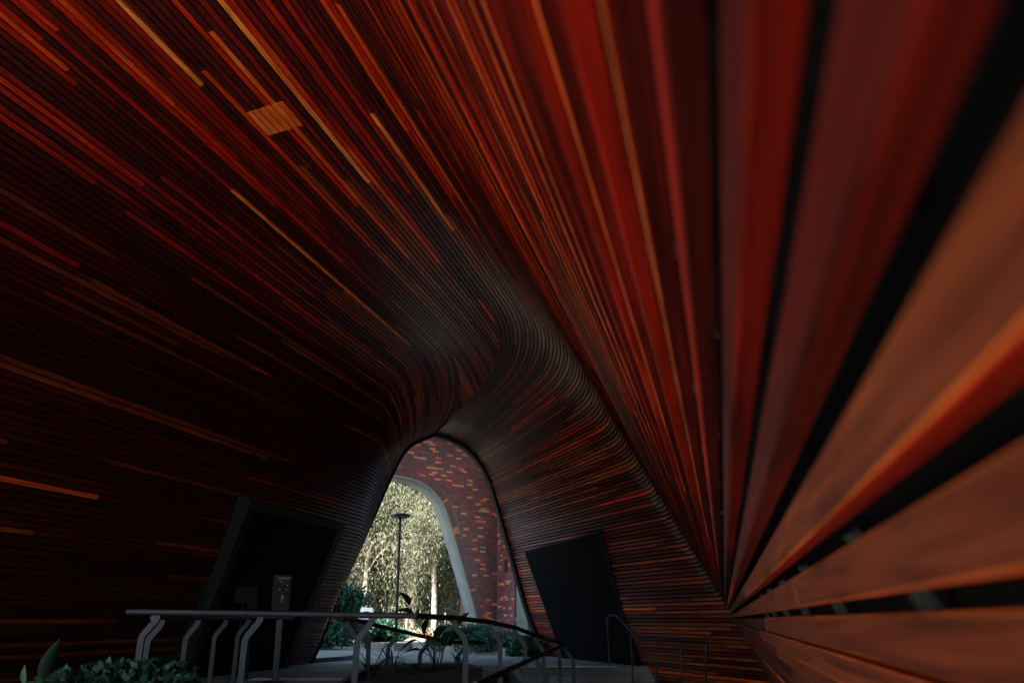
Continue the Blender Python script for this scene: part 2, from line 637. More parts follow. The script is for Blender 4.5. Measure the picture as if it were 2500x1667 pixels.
# flat ceiling wedge between the two
ceil = thing('batten_ceiling', 'flat timber batten ceiling that narrows to a point above the arch', 'timber ceiling')
rt, lt = curve('R', sR[-1]), curve('L', sL[-1])
rtL, rta, ltL, lta = rt @ d1, rt @ e1, lt @ d1, lt @ e1
bo = []
aR = float(np.interp(s_last, sR, NR[:, 0]))
aL = -5.15 - PITCHB / 2
nC = int(round((aR - aL) / PITCHB))
stepC = (aR - aL) / nC
for j in range(1, nC + 26):
    a_ = aR - stepC * j
    Ls = np.linspace(LMIN, 16.6, 1200)
    ra, la = np.interp(Ls, rtL, rta), np.interp(Ls, ltL, lta)
    ok = (ra > a_ - .06) & (la < a_ + .06) & (ra - la > .0)
    if j >= nC:
        ok &= Ls > 10
    good = np.where(ok)[0]
    if len(good) < 5:
        continue
    L0, L1 = Ls[good[0]], Ls[good[-1]]
    Lk = np.unique(np.r_[L0, np.linspace(max(L0, 9.4), max(L1, 9.9), 9)]) if L0 < 9 else np.linspace(L0, L1, 6)
    zr, zl = np.interp(Lk, rtL, rt[:, 2]), np.interp(Lk, ltL, lt[:, 2])
    rk, lk = np.interp(Lk, rtL, rta), np.interp(Lk, ltL, lta)
    k = np.clip((a_ - rk) / np.minimum(lk - rk, -.02), 0, 1)
    c = np.array([a_ * e1 + L * d1 for L in Lk])
    c[:, 2] = zr * (1 - k) + zl * k
    T = np.gradient(c, axis=0)
    T /= np.linalg.norm(T, axis=1)[:, None]
    S = np.tile(-e1, (len(Lk), 1))
    Nn = np.cross(S, T)
    if Nn[0, 2] > 0:
        Nn = -Nn
    cut_boards(c, T, S, Nn, np.full(len(Lk), stepC), False, bo)
place_boards(ceil, bo)
cb = MB()
Lk = np.linspace(LMIN, min(rtL[-1], ltL[-1]), 40)
va, vb = [], []
for L in Lk:
    ra, la = float(np.interp(L, rtL, rta)) + .2, float(np.interp(L, ltL, lta)) - .2
    zr, zl = float(np.interp(L, rtL, rt[:, 2])), float(np.interp(L, ltL, lt[:, 2]))
    va.append(ra * e1 + L * d1 + (0, 0, zr + .085))
    vb.append(la * e1 + L * d1 + (0, 0, zl + .085))
cb.add(va + vb, [(i, i + 1, 41 + i - 0, 40 + i) for i in range(39)])
cb.build('backing', BACKING, ceil)

# paler access hatch let into the ceiling
hatch = thing('access_hatch', 'square access hatch of six paler orange slats set in the red batten ceiling', 'hatch')
hz = H + CAM_Z
hp = [ray(*q) for q in ((605.5, 270.8), (689.6, 248.8), (738.4, 307), (656, 326))]
hp = [np.array(q) * H / q[2] for q in hp]
hL0 = float(np.mean([hp[0] @ d1, hp[1] @ d1]))
hL1 = float(np.mean([hp[2] @ d1, hp[3] @ d1]))
ha = float(np.mean([q @ e1 for q in hp]))
for k in range(6):
    am = ha + (k - 2.5) * PITCHB
    p = am * e1
    M = np.array([e1, d1, (0, 0, 1)])
    b = MB().box((-.0365, hL0, -.012), (.0365, hL1, 0.0), M=M, O=(p[0], p[1], hz - .003))
    b.tint = [np.full(8, .69 + .02 * rng.random())]
    vv = b.v[0]
    b.gc = [np.c_[vv @ e1 + k * 3.0, vv @ d1 + k, vv[:, 2]]]
    b.build('slat', WOOD, hatch)

# metal clips seen in the open joints beside the camera
clip_me = MB().box((-.008, -.012, -.012), (.008, .012, .012)).mesh('clip', CLIP)
for i in range(18, 36):
    s = PITCHB * i + .021
    c, T, S, Nn, w = frames('R', s)
    for L in np.arange(.25 + .1 * (i % 2), 3.4, .52):
        d = L - mouth('R', s)
        dd = np.r_[0, np.cumsum(np.linalg.norm(np.diff(c, axis=0), axis=1))]
        p = np.array([np.interp(d, dd, c[:, q]) for q in range(3)]) - Nn[0] * .046
        if np.linalg.norm(p - (0, 0, CAM_Z)) < .3:
            continue
        o = D.objects.new('clip', clip_me)
        o.location = p
        o.rotation_euler = (0, -_al, -A1)
        COL.objects.link(o)
        o.parent = wall_r

# dark steel trim round the arch
trim = thing('arch_trim', 'curved dark steel band lining the far edge of the timber arch', 'trim')
edge = [curve('R', s)[-1] for s in np.linspace(.05, sR[-1], 60)] + [curve('L', s)[-1] for s in np.linspace(sL[-1], .05, 60)]
edge = np.array(edge)
# inward direction in the arch plane
tg = np.gradient(edge, axis=0)
tg /= np.linalg.norm(tg, axis=1)[:, None]
inw = np.cross(tg, d2)
mid = np.array([5.8 * e2 + KP * d2 + np.array([0, 0, 1.0])])
if np.sum((mid - edge) * inw) < 0:
    inw = -inw
v, f = [], []
for i in range(len(edge)):
    for (p, q) in ((-.09, .0), (.075, .0), (.075, .16), (-.09, .16)):
        v.append(edge[i] + inw[i] * p + d2 * (q + .004))
for i in range(len(edge) - 1):
    for j in range(4):
        f.append((i * 4 + j, i * 4 + (j + 1) % 4, (i + 1) * 4 + (j + 1) % 4, (i + 1) * 4 + j))
MB().add(v, f).build('band', BLACKM, trim)

# unseen masses added over the vault to keep sun off court and brick
mass = thing('sun_block_mass', 'unseen building mass added over the timber vault to keep off the sun', 'building')
m1 = MB().prism([(a * e1 + L * d1)[:2] for a, L in ((9, LMIN), (9, 13.5), (-15, 13.5), (-15, -.2), (-7.4, -.2), (-6.0, LMIN))], 6.95, 8.1)
m1.build('roof_sun_blocker', CONC, mass)
m2 = MB().box((-14, 9.0, 6.9), (16, KP + .1, 30.0), M=np.array([e2, d2, (0, 0, 1)]))  # unseen block, raised tall so its shadow covers the brick wall
m2.build('tall_sun_blocker', CONC, mass)


MB().box((-7.2, LMIN - .3, -.63), (END_A, LMIN - .05, 7.5), M=np.array([e1, d1, (0, 0, 1)])).build('light_baffle', DARKCONC, mass)  # unseen wall added behind the camera to limit light entering the vault

# ------------------------------------------------------------------ ground
def ground(name, poly, z, mat, z0=None):
    b = MB()
    if z0 is None:
        n = len(poly)
        b.add([(p[0], p[1], z) for p in poly], [tuple(range(n))])
    else:
        b.prism(poly, z0, z)
    o = b.build(name, mat)
    tag(o, kind='structure')
    return o


ground('ground', [(-400, -400), (400, -400), (400, 400), (-400, 400)], -.64, PLAZA)
ground('bounce_cut_floor', [tuple((a * e1 + L * d1)[:2]) for a, L in ((-7.1, .5), (4, .5), (4, 15), (-7.1, 15))], -.634, mat_simple('bounce_cut_dark', (0.06, 0.06, 0.058), 0.8, 0.25, noise=0.2, scale=2))  # unseen dark sheet added to hold down bounce light inside the vault
upper = [(-14, 6.05), (-1.85, 6.05), (-2.15, 9.35), (-.55, 9.85), (-.1, 13.9), (2.3, 13.9), (6, 13.9), (60, 13.9), (60, 34), (-60, 34), (-60, 6.05)]
ground('plaza', upper, -.03, CONC, -.63)
ground('woodland_floor', [(-200, 34.01), (200, 34.01), (200, 200), (-200, 200)], -.02, GROUND, -.6)

# pavers
pav = thing('paving', 'grey stone pavers laid in courses across the shaded court', 'paving')
pav['kind'] = 'structure'


def in_poly(x, y, poly):
    c = False
    j = len(poly) - 1
    for i in range(len(poly)):
        if (poly[i][1] > y) != (poly[j][1] > y) and x < (poly[j][0] - poly[i][0]) * (y - poly[i][1]) / (poly[j][1] - poly[i][1]) + poly[i][0]:
            c = not c
        j = i
    return c


cand = []
j = 0
y = 8.2
while y < 33:
    x = -12 + (.3 if j % 2 else 0)
    while x < 5:
        if all(in_poly(x + q, y + w_, upper) for q in (.02, .58) for w_ in (.02, .28)):
            q = proj((x + .3, y + .15, 0))
            seen = 430 < q[0] < 1520 and q[1] < 1675
            cand.append((y if seen else 99, x, y))
        x += .6
    y += .3
    j += 1
cand.sort()
rest = MB()
for i, (k, x, y) in enumerate(cand):
    dz = rng.uniform(-.003, .002)
    b = MB() if i < 300 else rest
    b.box((x + .004, y + .004, -.028), (x + .596, y + .296, dz), rng.random())
    if i < 300:
        b.build('paver', PAVER, pav)
rest.build('pavers', PAVER, pav, kind='stuff')

# tactile strips
def tactile(x0, x1, y0, y1, label):
    t = thing('tactile_strip', label, 'tactile paving')
    b = MB()
    for x in np.arange(x0, x1, .06):
        for y in np.arange(y0, y1, .06):
            b.add(*[(np.array([(.018 * math.cos(q), .018 * math.sin(q), 0) for q in np.arange(6) * math.pi / 3] + [(.012 * math.cos(q), .012 * math.sin(q), .007) for q in np.arange(6) * math.pi / 3]) + (x + .03, y + .03, .010)),
                    [(k, (k + 1) % 6, 6 + (k + 1) % 6, 6 + k) for k in range(6)] + [tuple(range(6, 12))]])
    b.build('studs', TACT, t, kind='stuff')
    MB().box((x0, y0, .003), (x1, y1, .010)).build('plate', TACTB, t)


TACT = mat_simple('tactile_stud', (0.55, 0.50, 0.48), 0.5, 0.4)
TACTB = mat_simple('tactile_plate', (0.16, 0.16, 0.16), 0.7, 0.3)
tactile(-.08, 2.2, 13.38 + .05, 13.38 + .41, 'strip of pale tactile studs along the top of the steps')
tactile(-4.4, -2.75, 10.6, 11.0, 'strip of pale tactile studs on the court behind the long handrail')

# steps
steps = thing('steps', 'short flight of concrete steps down from the court beside the dark doorway', 'steps')
for k in range(3):
    zt = -.165 * (k + 1)
    MB().box((-.05, 13.9 - .33 * (k + 1), -.63), (2.3 + .22 * (k + 1), 13.9 - .33 * k - .001, zt)).build('step', CONC, steps)

# ------------------------------------------------------------------ brick building across the court
KB = 21.8
Mb = np.array([e2, d2, (0, 0, 1)])


def onb(px, py, K=KB):
    r = ray(px, py)
    p = r * (K / (r @ d2))
    return float(p @ e2), p[2] + CAM_Z


z2 = lambda x, y: (700 + x / 2.351, 1000 + y / 2.351)
arch_px = [z2(*q) for q in ((660, 388), (740, 403), (820, 448), (890, 530), (930, 640), (970, 780), (1010, 920), (1050, 1060), (1083, 1187))]
ar = [onb(*q) for q in arch_px]
bc = ar[0][0] - .35                     # arch axis
ztop = ar[0][1] + .03
half = [(0.0, ztop)] + [(b - bc, z) for b, z in ar]
half.append((half[-1][0] + .35, -.1))
half, _ = dens(half, 48)
for _ in range(4):
    half[1:-1] = (half[:-2] + 2 * half[1:-1] + half[2:]) / 4
zs, hs = half[::-1, 1], half[::-1, 0]


def arch_half(z):
    return float(np.interp(z, zs, hs)) if z < ztop else -1.0


bcorner = onb(1214, 1300)[0]
brickb = thing('brick_building', 'brick building of mottled red and orange bricks with a tall rendered arch through it', 'brick building')
zb0, zb1 = 0.0, 9.6
# core walls: mortar body with the arch opening
core = MB()
zk = np.r_[np.linspace(zb0, ztop - .02, 40)]
for i in range(len(zk) - 1):
    z0, z1 = zk[i], zk[i + 1]
    h0, h1 = arch_half(z0), arch_half(z1)
    for sgn, bend in ((1, bcorner), (-1, bc - 9.0)):
        A = [(bc + sgn * h0, z0), (bc + sgn * h1, z1), (bend, z1), (bend, z0)]
        v = [(p * e2 + KB * d2 + np.array([0, 0, z])) for p, z in A]
        core.add(v, [(0, 1, 2, 3)])
v = [(p * e2 + KB * d2 + np.array([0, 0, z])) for p, z in ((bc - 9, zk[-1]), (bcorner, zk[-1]), (bcorner, zb1), (bc - 9, zb1))]
core.add(v, [(0, 1, 2, 3)])
# return leg towards the court, back and roof
RET = 1.5
v = [(bcorner * e2 + (KB - q) * d2 + np.array([0, 0, z])) for q, z in ((0, zb0), (RET, zb0), (RET, zb1), (0, zb1))]
core.add(v, [(0, 1, 2, 3)])
core.build('mortar_bed', MORTAR, brickb)
roof = MB().box((bc - 9, KB + .02, 7.2), (bcorner + 8, KB + 1.6, zb1), M=Mb)
roof.build('wall', MORTAR, brickb)
MB().box((bcorner + .02, KB - RET, 0), (bcorner + 6, KB + 1.6, zb1), M=Mb).build('wall', MORTAR, brickb)
# rendered reveal of the arch
rv = MB()
TH = .9
LO = [(s, h, z) for s in (1, -1) for h, z in half]
for s in (1, -1):
    vv, ff = [], []
    for h, z in half:
        for m_ in (KB - .01, KB + TH):
            vv.append((bc + s * h) * e2 + m_ * d2 + np.array([0, 0, z]))
        for m_ in (KB + TH, KB - .01):
            vv.append((bc + s * (h + .06)) * e2 + m_ * d2 + np.array([0, 0, z + .05]))
    for i in range(len(half) - 1):
        for j in range(4):
            ff.append((i * 4 + j, i * 4 + (j + 1) % 4, i * 4 + 4 + (j + 1) % 4, i * 4 + 4 + j))
    rv.add(vv, ff)
rv.build('arch_reveal', RENDER, brickb, smooth=True)
# back face of the wall so the arch has thickness
bk = MB()
for i in range(len(zk) - 1):
    z0, z1 = zk[i], zk[i + 1]
    h0, h1 = arch_half(z0) + .05, arch_half(z1) + .05
    for sgn, bend in ((1, bcorner + 1), (-1, bc - 9.0)):
        A = [(bc + sgn * h0, z0), (bc + sgn * h1, z1), (bend, z1), (bend, z0)]
        bk.add([(p * e2 + (KB + TH) * d2 + np.array([0, 0, z])) for p, z in A], [(0, 1, 2, 3)])
bk.build('back_wall', MORTAR, brickb)


def brick_tint():
    u = rng.random()
    if u < .28:
        return rng.uniform(0, .25)
    if u < .62:
        return rng.uniform(.25, .5)
    if u < .87:
        return rng.uniform(.5, .79)
    if u < .993:
        return rng.uniform(.86, .96)
    return 1.0


BL, BH, JT = .235, .074, .010
bricks = []
VOUS = .34
nrow = int((zb1 - .02) / (BH + JT))
for rI in range(nrow):
    z0 = .01 + rI * (BH + JT)
    zc_ = z0 + BH / 2
    pos = bcorner - .005 - (BL / 2 if rI % 2 else 0)
    if rI % 2:
        bricks.append((bcorner - BL / 2 + .005, bcorner - .005, z0, z0 + BH))
        pos = bcorner - BL / 2 - .005
    while pos > bc - 3.6:
        b0, b1 = pos - BL, pos
        hh = arch_half(zc_ - .0) + .0
        # distance to arch edge measured outwards
        lim = None
        if zc_ < ztop + VOUS:
            zz = zc_ - VOUS * .55 if zc_ > ztop - 2.2 else zc_
            h_ = max(arch_half(max(zz, 0)), 0)
            slope_w = VOUS * (1.0 if zc_ < ztop - 1.0 else 1.0 + .0)
            lim = h_ + slope_w * (1.02 if zc_ < ztop - .6 else .9)
            if zc_ > ztop + VOUS * .98:
                lim = None
        if lim is not None:
            if abs((b0 + b1) / 2 - bc) < lim:
                if b1 - bc > lim + .05 and b1 > bc:
                    b0 = bc + lim
                elif bc - b0 > lim + .05 and b0 < bc:
                    b1 = bc - lim
                else:
                    pos -= BL + JT
                    continue
            elif b0 < bc + lim < b1:
                b0 = bc + lim
            elif b0 < bc - lim < b1:
                b1 = bc - lim
        if b1 - b0 > .03:
            bricks.append((b0, b1, z0, z0 + BH))
        pos -= BL + JT
# which ones show: in front of the arch trim
opening = np.array([proj(e) for e in edge])


def seen_brick(p):
    q = proj(p)
    return in_poly(q[0], q[1], [tuple(o) for o in opening]) and q[1] < 1545


front, rest = [], MB()
for (b0, b1, z0, z1) in bricks:
    p = (b0 + b1) / 2 * e2 + KB * d2 + np.array([0, 0, (z0 + z1) / 2])
    front.append((0 if seen_brick(p) else 1, -(z0), b0, b1, z0, z1))
front.sort()
n_ind = 0
for (hid, _, b0, b1, z0, z1) in front:
    pr = rng.uniform(.006, .014)
    if n_ind < 300 and not hid:
        MB().box((b0, KB - pr, z0), (b1, KB + .03, z1), brick_tint(), M=Mb).build('brick', BRICK, brickb)
        n_ind += 1
    else:
        rest.box((b0, KB - pr, z0), (b1, KB + .03, z1), brick_tint(), M=Mb)
# soldier bricks round the arch
L = np.r_[0, np.cumsum(np.hypot(*np.diff(half, axis=0).T))]
for s in (1, -1):
    for dpos in np.arange(.042, L[-1], .084):
        h = np.interp(dpos, L, half[:, 0])
        z = np.interp(dpos, L, half[:, 1])
        h2, z2_ = np.interp(dpos + .02, L, half[:, 0]), np.interp(dpos + .02, L, half[:, 1])
        tx = np.array([h2 - h, z2_ - z])
        tx /= max(np.linalg.norm(tx), 1e-6)
        nx = np.array([-tx[1], tx[0]])
        if nx[0] < 0 and nx[1] < .2:
            nx = -nx
        o2 = (bc + s * h) * e2 + KB * d2 + np.array([0, 0, z])
        ax = s * tx[0] * e2 + np.array([0, 0, tx[1]])
        ay = s * nx[0] * e2 + np.array([0, 0, nx[1]])
        tt = brick_tint() * .62
        if rng.random() < .1:
            tt = .88
        rest.box((-.036, .062, -.012), (.036, .30, .03), tt, M=np.array([ax, ay, d2]), O=o2)
# return face
for rI in range(nrow):
    z0 = .01 + rI * (BH + JT)
    pos = KB - .02 - (BL / 2 if rI % 2 else 0)
    while pos > KB - RET + .06:
        m0 = max(pos - BL, KB - RET)
        rest.box((bcorner - .012, m0, z0), (bcorner + .03, pos, z0 + BH), brick_tint(), M=Mb)
        pos -= BL + JT
rest.build('bricks', BRICK, brickb, kind='stuff')
# dark vent in the return face
vz = onb(1235, 1386)[1]
MB().box((bcorner - .03, KB - .95, vz - .25), (bcorner + .01, KB - .68, vz + .25), M=Mb).build('vent', BLACKM, brickb)
# dark downpipe and grey pier with a ledge at the end of the return
end_b, end_m = bcorner, KB - RET
pm = MB().box((end_b - .02, end_m - .42, 0), (end_b + .5, end_m - .02, 8.5), M=Mb)
pm.build('dark_pier', BLACKM, brickb)
pr_ = at(1276, 1400, 17.9)
pier = thing('grey_pier', 'grey rendered pier with a ledge standing between brick return and arch trim', 'pier')
pb = MB().box((-.17, -.02, .55), (.15, .3, 7), O=(pr_[0], pr_[1] + .8, 0))
pb.build('shaft', RENDER, pier)
MB().box((-.2, -.06, .93), (.18, .3, 1.05), O=(pr_[0], pr_[1] + .795, 0)).build('ledge', RENDER, pier)
MB().box((-.5, -.1, 0), (.4, .3, .55), O=(pr_[0], pr_[1] + .79, 0)).build('plinth', DARKCONC, pier)

# ------------------------------------------------------------------ doorways in the timber walls
def wall_hit(side, px, py):
    """point of the battened surface seen at a picture position: brute force over sampled curves"""
    best = None
    for s in np.linspace(.1, (sR if side == 'R' else sL)[-1] - .1, 120):
        c = curve(side, s)
        d = np.r_[0, np.cumsum(np.linalg.norm(np.diff(c, axis=0), axis=1))]
        ds = np.linspace(float(np.interp(7.0, c @ d1, d)), d[-1], 200)
        p = np.stack([np.interp(ds, d, c[:, q]) for q in range(3)], 1)
        q = proj(p)
        e = np.hypot(q[:, 0] - px, q[:, 1] - py)
        k = int(np.argmin(e))
        if best is None or e[k] < best[0]:
            best = (e[k], p[k])
    return best[1]


def doorway(side, px4, name, label, proud, fw, mat, inner):
    """steel lined doorway standing proud of the leaning wall: outline corners TL TR BR BL in the picture"""
    c = [wall_hit(side, *q) for q in px4]
    c = [np.array(q) for q in c]
    for top, bot in ((0, 3), (1, 2)):      # carry the jambs down to the court
        dv = c[bot] - c[top]
        c[bot] = c[top] + dv * ((c[top][2] - 0.0) / (c[top][2] - c[bot][2]))
    n = np.cross(c[1] - c[0], c[3] - c[0])
    n /= np.linalg.norm(n)
    if n @ (np.array([0, 0, CAM_Z]) - c[0]) < 0:
        n = -n
    t = thing(name, label, 'doorway', tuple((c[2] + c[3]) / 2))
    cen = sum(c) / 4

    def bar(p, q, wv, nm):
        w_ = wv / np.linalg.norm(wv) * fw
        v = [p, q, q + w_, p + w_]
        b = MB().add([x - n * .12 for x in v] + [x + n * proud for x in v],
                     [(3, 2, 1, 0), (4, 5, 6, 7), (0, 1, 5, 4), (1, 2, 6, 5), (2, 3, 7, 6), (3, 0, 4, 7)])
        return b.build(nm, mat, t)
    bar(c[0], c[3], c[1] - c[0], 'jamb')
    bar(c[1], c[2], c[0] - c[1], 'jamb')
    up = (c[1] - c[0]) / np.linalg.norm(c[1] - c[0])
    bar(c[0] + up * (fw + .003), c[1] - up * (fw + .003), c[3] - c[0], 'head')
    MB().add([x + n * proud * .85 for x in c], [(0, 1, 2, 3)]).build('dark_recess_panel', inner, t)  # flat near-black panel standing in for the doorway's unlit interior
    return t, c, n


doorway('R', ((1286, 1339), (1470, 1288), (1545, 1560), (1363, 1559)), 'doorway',
        'black doorway in the curved timber wall between the arch trim and the bent steel handrail', .10, .05, BLACKM, RECESS_DARK)
tL_, cL_, nL_ = doorway('L', ((584, 1206), (818, 1268), (700, 1560), (470, 1500)), 'doorway',
                        'tall dark steel lined doorway leaning with the timber wall behind the long handrail', .30, .16, DARKGREEN, RECESS_DARK)

# ------------------------------------------------------------------ handrails
def railing(name, label, pts, posts, r=.024, drop=1.0, lean=0.13, group=None, sub=None):
    t = thing(name, label, 'handrail', tuple(pts[0][:2]) + (0,))
    MB().sweep(pts, circ(r, 14)).build('rail', STEEL, t, smooth=False)
    for (p, sgn, zb) in posts:
        p = np.array(p)
        side = np.array([1.0, 0, 0]) * sgn
        path = [p + (0, 0, -r * .6), p + (0, 0, -.055), p - side * .018 + (0, 0, -.085), p - side * (lean - .03) + (0, 0, -.19), p - side * (lean - .006) + (0, 0, -.225),
                p - side * lean + (0, 0, -.27), np.array([p[0] - sgn * (lean + .012), p[1], zb])]
        MB().sweep(path, rect(.058, .016), up=(0, 1, 0)).build('post', POSTM, t)
    return t


A_px = [(312, 1492, 6.0), (660, 1497, 6.0), (1014, 1502, 6.0), (1108, 1507, 6.76), (1195, 1517, 7.67), (1258, 1531, 8.49), (1305, 1549, 9.23), (1345, 1562, 9.97), (1380, 1571, 10.7)]
Apts = [at(*q) for q in A_px]
Aposts = [(at(386, 1493, 6.0), 1, 0.0), (at(637, 1497, 6.0), 1, 0.0), (at(908, 1501, 6.0), 1, 0.0)]
Aposts += [(Apts[k], -1, zb) for k, zb in ((3, -.6), (4, -.62), (5, -.62), (6, -.62), (7, -.62))]
railing('handrail', 'long steel handrail with bent flat posts running across then dipping towards the black doorway', Apts, Aposts, .029)
C_px = [(372, 1507, 6.45), (396, 1507, 6.6), (713, 1508, 10.6)]
Cpts = [at(*q) for q in C_px]
Cposts = [(at(398, 1507, 6.62), 1, 0.0), (at(486, 1507, 7.4), 1, 0.0), (at(553, 1508, 8.15), 1, 0.0), (at(607, 1508, 8.9), 1, 0.0)]
railing('handrail', 'steel handrail receding behind the long rail towards the tall leaning doorway', Cpts, Cposts, .024)
B_px = [(835, 1511, 8.0), (872, 1514, 8.2), (972, 1538, 8.9), (1048, 1556, 9.4), (1100, 1566, 9.75), (1182, 1568, 10.3)]
Bpts = [at(*q) for q in B_px]
Bposts = [(at(848, 1512, 8.05), -1, 0.0), (at(878, 1516, 8.23), -1, 0.0), (Bpts[2], 1, .0), (Bpts[3], 1, .0), (at(1136, 1567, 10), 1, .0)]
railing('handrail', 'lower steel handrail sloping down behind the planter of big leaved plants', Bpts, Bposts, .028)
D_px = [(1376, 1573, 10.75), (1262, 1624, 6.9), (1160, 1672, 4.6)]
Dpts = [at(*q) for q in D_px]
Dposts = [(Dpts[0] + (0, -.3, -.01), -1, -.63), (at(1310, 1602, 8.3), -1, -.63), (Dpts[1], -1, -.63)]
railing('handrail', 'dark handrail running diagonally up to meet the end of the long rail', Dpts, Dposts, .028)
# round bollard light cap by the rail end
# bent stair handrail on the near side of the black doorway
E_px = [(1488, 1617, 13.75), (1482, 1515, 13.75), (1486, 1503, 13.7), (1504, 1501, 13.5), (1562, 1560, 12.6), (1668, 1561, 11.9), (1712, 1563, 11.6), (1724, 1572, 11.5), (1722, 1700, 11.5)]
Ep = [at(*q) for q in E_px]
Ep[0][2] = 0.0
Ep[-1][2] = -.63
st_rail = thing('stair_handrail', 'bent tubular steel handrail stepping down beside the steps and black doorway', 'handrail', tuple(Ep[0]))
MB().sweep(Ep, circ(.026, 12)).build('rail', STEEL, st_rail)
for q in ((1540, 1537, 12.95, -.33), (1600, 1560, 12.3, -.63), (1660, 1561, 11.95, -.63)):
    p = at(*q[:3])
    MB().sweep([p, (p[0], p[1], q[3])], circ(.016, 8), up=(0, 1, 0)).build('post', POSTM, st_rail)

# ------------------------------------------------------------------ planters
pl1 = thing('planter', 'dark concrete planter box between the handrails full of big leaved plants', 'planter')
poly = [(-1.78, 6.35), (-.4, 8.67), (-.75, 9.7), (-2.05, 9.2)]
pb = MB()
cx, cy = np.mean([p[0] for p in poly]), np.mean([p[1] for p in poly])
inn = [((p[0] - cx) * .9 + cx, (p[1] - cy) * .93 + cy) for p in poly]
n = 4
vv = [(p[0], p[1], -.63) for p in poly] + [(p[0], p[1], .36) for p in poly] + [(p[0], p[1], .36) for p in inn] + [(p[0], p[1], .2) for p in inn]
ff = []
for i in range(4):
    k = (i + 1) % 4
    for a in (0, 4, 8):
        ff.append((a + i, a + k, a + 4 + k, a + 4 + i))
pb.add(vv, ff).build('box', DARKCONC, pl1)
MB().add([(p[0], p[1], .31) for p in inn], [(0, 1, 2, 3)]).build('soil', SOIL, pl1)
pl2 = thing('planter', 'low dark planter in the near corner holding the rounded green shrub', 'planter')
MB().box((-8.5, 3.1, -.63), (-1.62, 4.75, .34)).build('box', DARKCONC, pl2)
MB().box((-8.4, 3.2, .34), (-1.72, 4.65, .37)).build('soil', SOIL, pl2)


# ------------------------------------------------------------------ leaves and plants
def blade(mb, base, direc, length, width, droop, tint, n=7, fold=.25, shape='strap', twist=0.0):
    """one arching leaf as a folded strip"""
    p = np.array(base, float)
    d = np.array(direc, float)
    d /= np.linalg.norm(d)
    V = []
    for i in range(n + 1):
        t = i / n
        if shape == 'strap':
            wd = width * (1 - t ** 3) * min(1, .55 + t * 2)
        else:
            wd = width * max(0.0, math.sin(math.pi * min(1, max(0, (t - .0)) ** .8)))
        sdv = np.cross(d, (0, 0, 1))
        if np.linalg.norm(sdv) < .05:
            sdv = np.array([math.cos(twist), math.sin(twist), 0])
        sdv /= np.linalg.norm(sdv)
        if twist:
            upv = np.cross(sdv, d)
            sdv = sdv * math.cos(twist) + upv * math.sin(twist)
        upn = np.cross(sdv, d)
        V += [p - sdv * wd / 2 + upn * wd * fold, p.copy(), p + sdv * wd / 2 + upn * wd * fold]
        p = p + d * length / n
        d = d + np.array([0, 0, -droop / n])
        d /= np.linalg.norm(d)
    f = []
    for i in range(n):
        a = i * 3
        f += [(a, a + 1, a + 4, a + 3), (a + 1, a + 2, a + 5, a + 4)]
    mb.add(V, f, tint)
    return p


def strap_plant(x, y, z, hgt, nl, label, spread=.6, wd=.022, group=None, droop=2.2):
    t = thing('strap_leaf_plant', label, 'plant', (x, y, z), group)
    for k in range(nl):
        a = rng.uniform(0, 2 * math.pi)
        el = rng.uniform(.9, 1.4)
        dv = (math.cos(a) * math.cos(el) * spread * 1.6, math.sin(a) * math.cos(el) * spread * 1.6, math.sin(el))
        b = MB()
        blade(b, (x + math.cos(a) * .02, y + math.sin(a) * .02, z), dv, hgt * rng.uniform(.8, 1.35), wd * rng.uniform(.8, 1.2), droop * rng.uniform(.5, 1.2), rng.random())
        b.build('leaf', STRAP, t, smooth=True)
    return t


strap_plant(*at(905, 1640, 7.6)[:2], .31, .55, 12, 'arching strap leaved plant at the near corner of the planter')
strap_plant(*at(958, 1640, 8.1)[:2], .31, .42, 10, 'smaller strap leaved plant in the planter under the sloping handrail')
strap_plant(*at(1010, 1630, 8.5)[:2], .31, .34, 9, 'low strap leaved tuft beside the big leaved plant', wd=.03)
strap_plant(*at(1120, 1625, 9.0)[:2], .31, .42, 9, 'strap leaved plant at the far end of the planter')

# big leaved plant
bl_x, bl_y = at(1066, 1625, 8.8)[:2]
big = thing('big_leaved_plant', 'tall dark plant with broad paddle leaves on long stalks in the planter', 'plant', (bl_x, bl_y, .31))
for (px, py, tx, ty, ln, wd, tw) in ((1010, 1500, -1.0, .5, .26, .13, .3), (1000, 1478, -.5, .9, .24, .11, .2), (1038, 1552, .1, 1, .24, .15, 1.2), (1062, 1560, .5, .9, .22, .12, .8),
                                 (1020, 1562, -1, -.25, .26, .12, .2), (1098, 1560, .8, .6, .30, .10, .9), (1110, 1535, .55, 1, .28, .07, 1.1), (1068, 1510, .05, 1, .34, .05, 1.2),
                                 (1030, 1588, -1, .2, .24, .1, .1), (1085, 1580, .3, 1, .22, .14, 1.0)):
    tip = at(px, py, bl_y + rng.uniform(-.12, .12))
    base = np.array([bl_x + rng.uniform(-.06, .06), bl_y + rng.uniform(-.06, .06), .31])
    mid_ = (base + tip) / 2 + np.array([(tip[0] - base[0]) * -.18, 0, .04])
    leaf = D.objects.new('leaf', None)
    b = MB()
    b.sweep([base, mid_, tip], circ(.007, 6), up=(0, 1, 0))
    p0 = tip
    blade(b, p0, (tx, .15, ty), ln * 1.15, wd * 1.45, .8, rng.random() * .5, n=8, fold=.18, shape='paddle', twist=tw)
    b.build('leaf', STRAP, big, smooth=True)


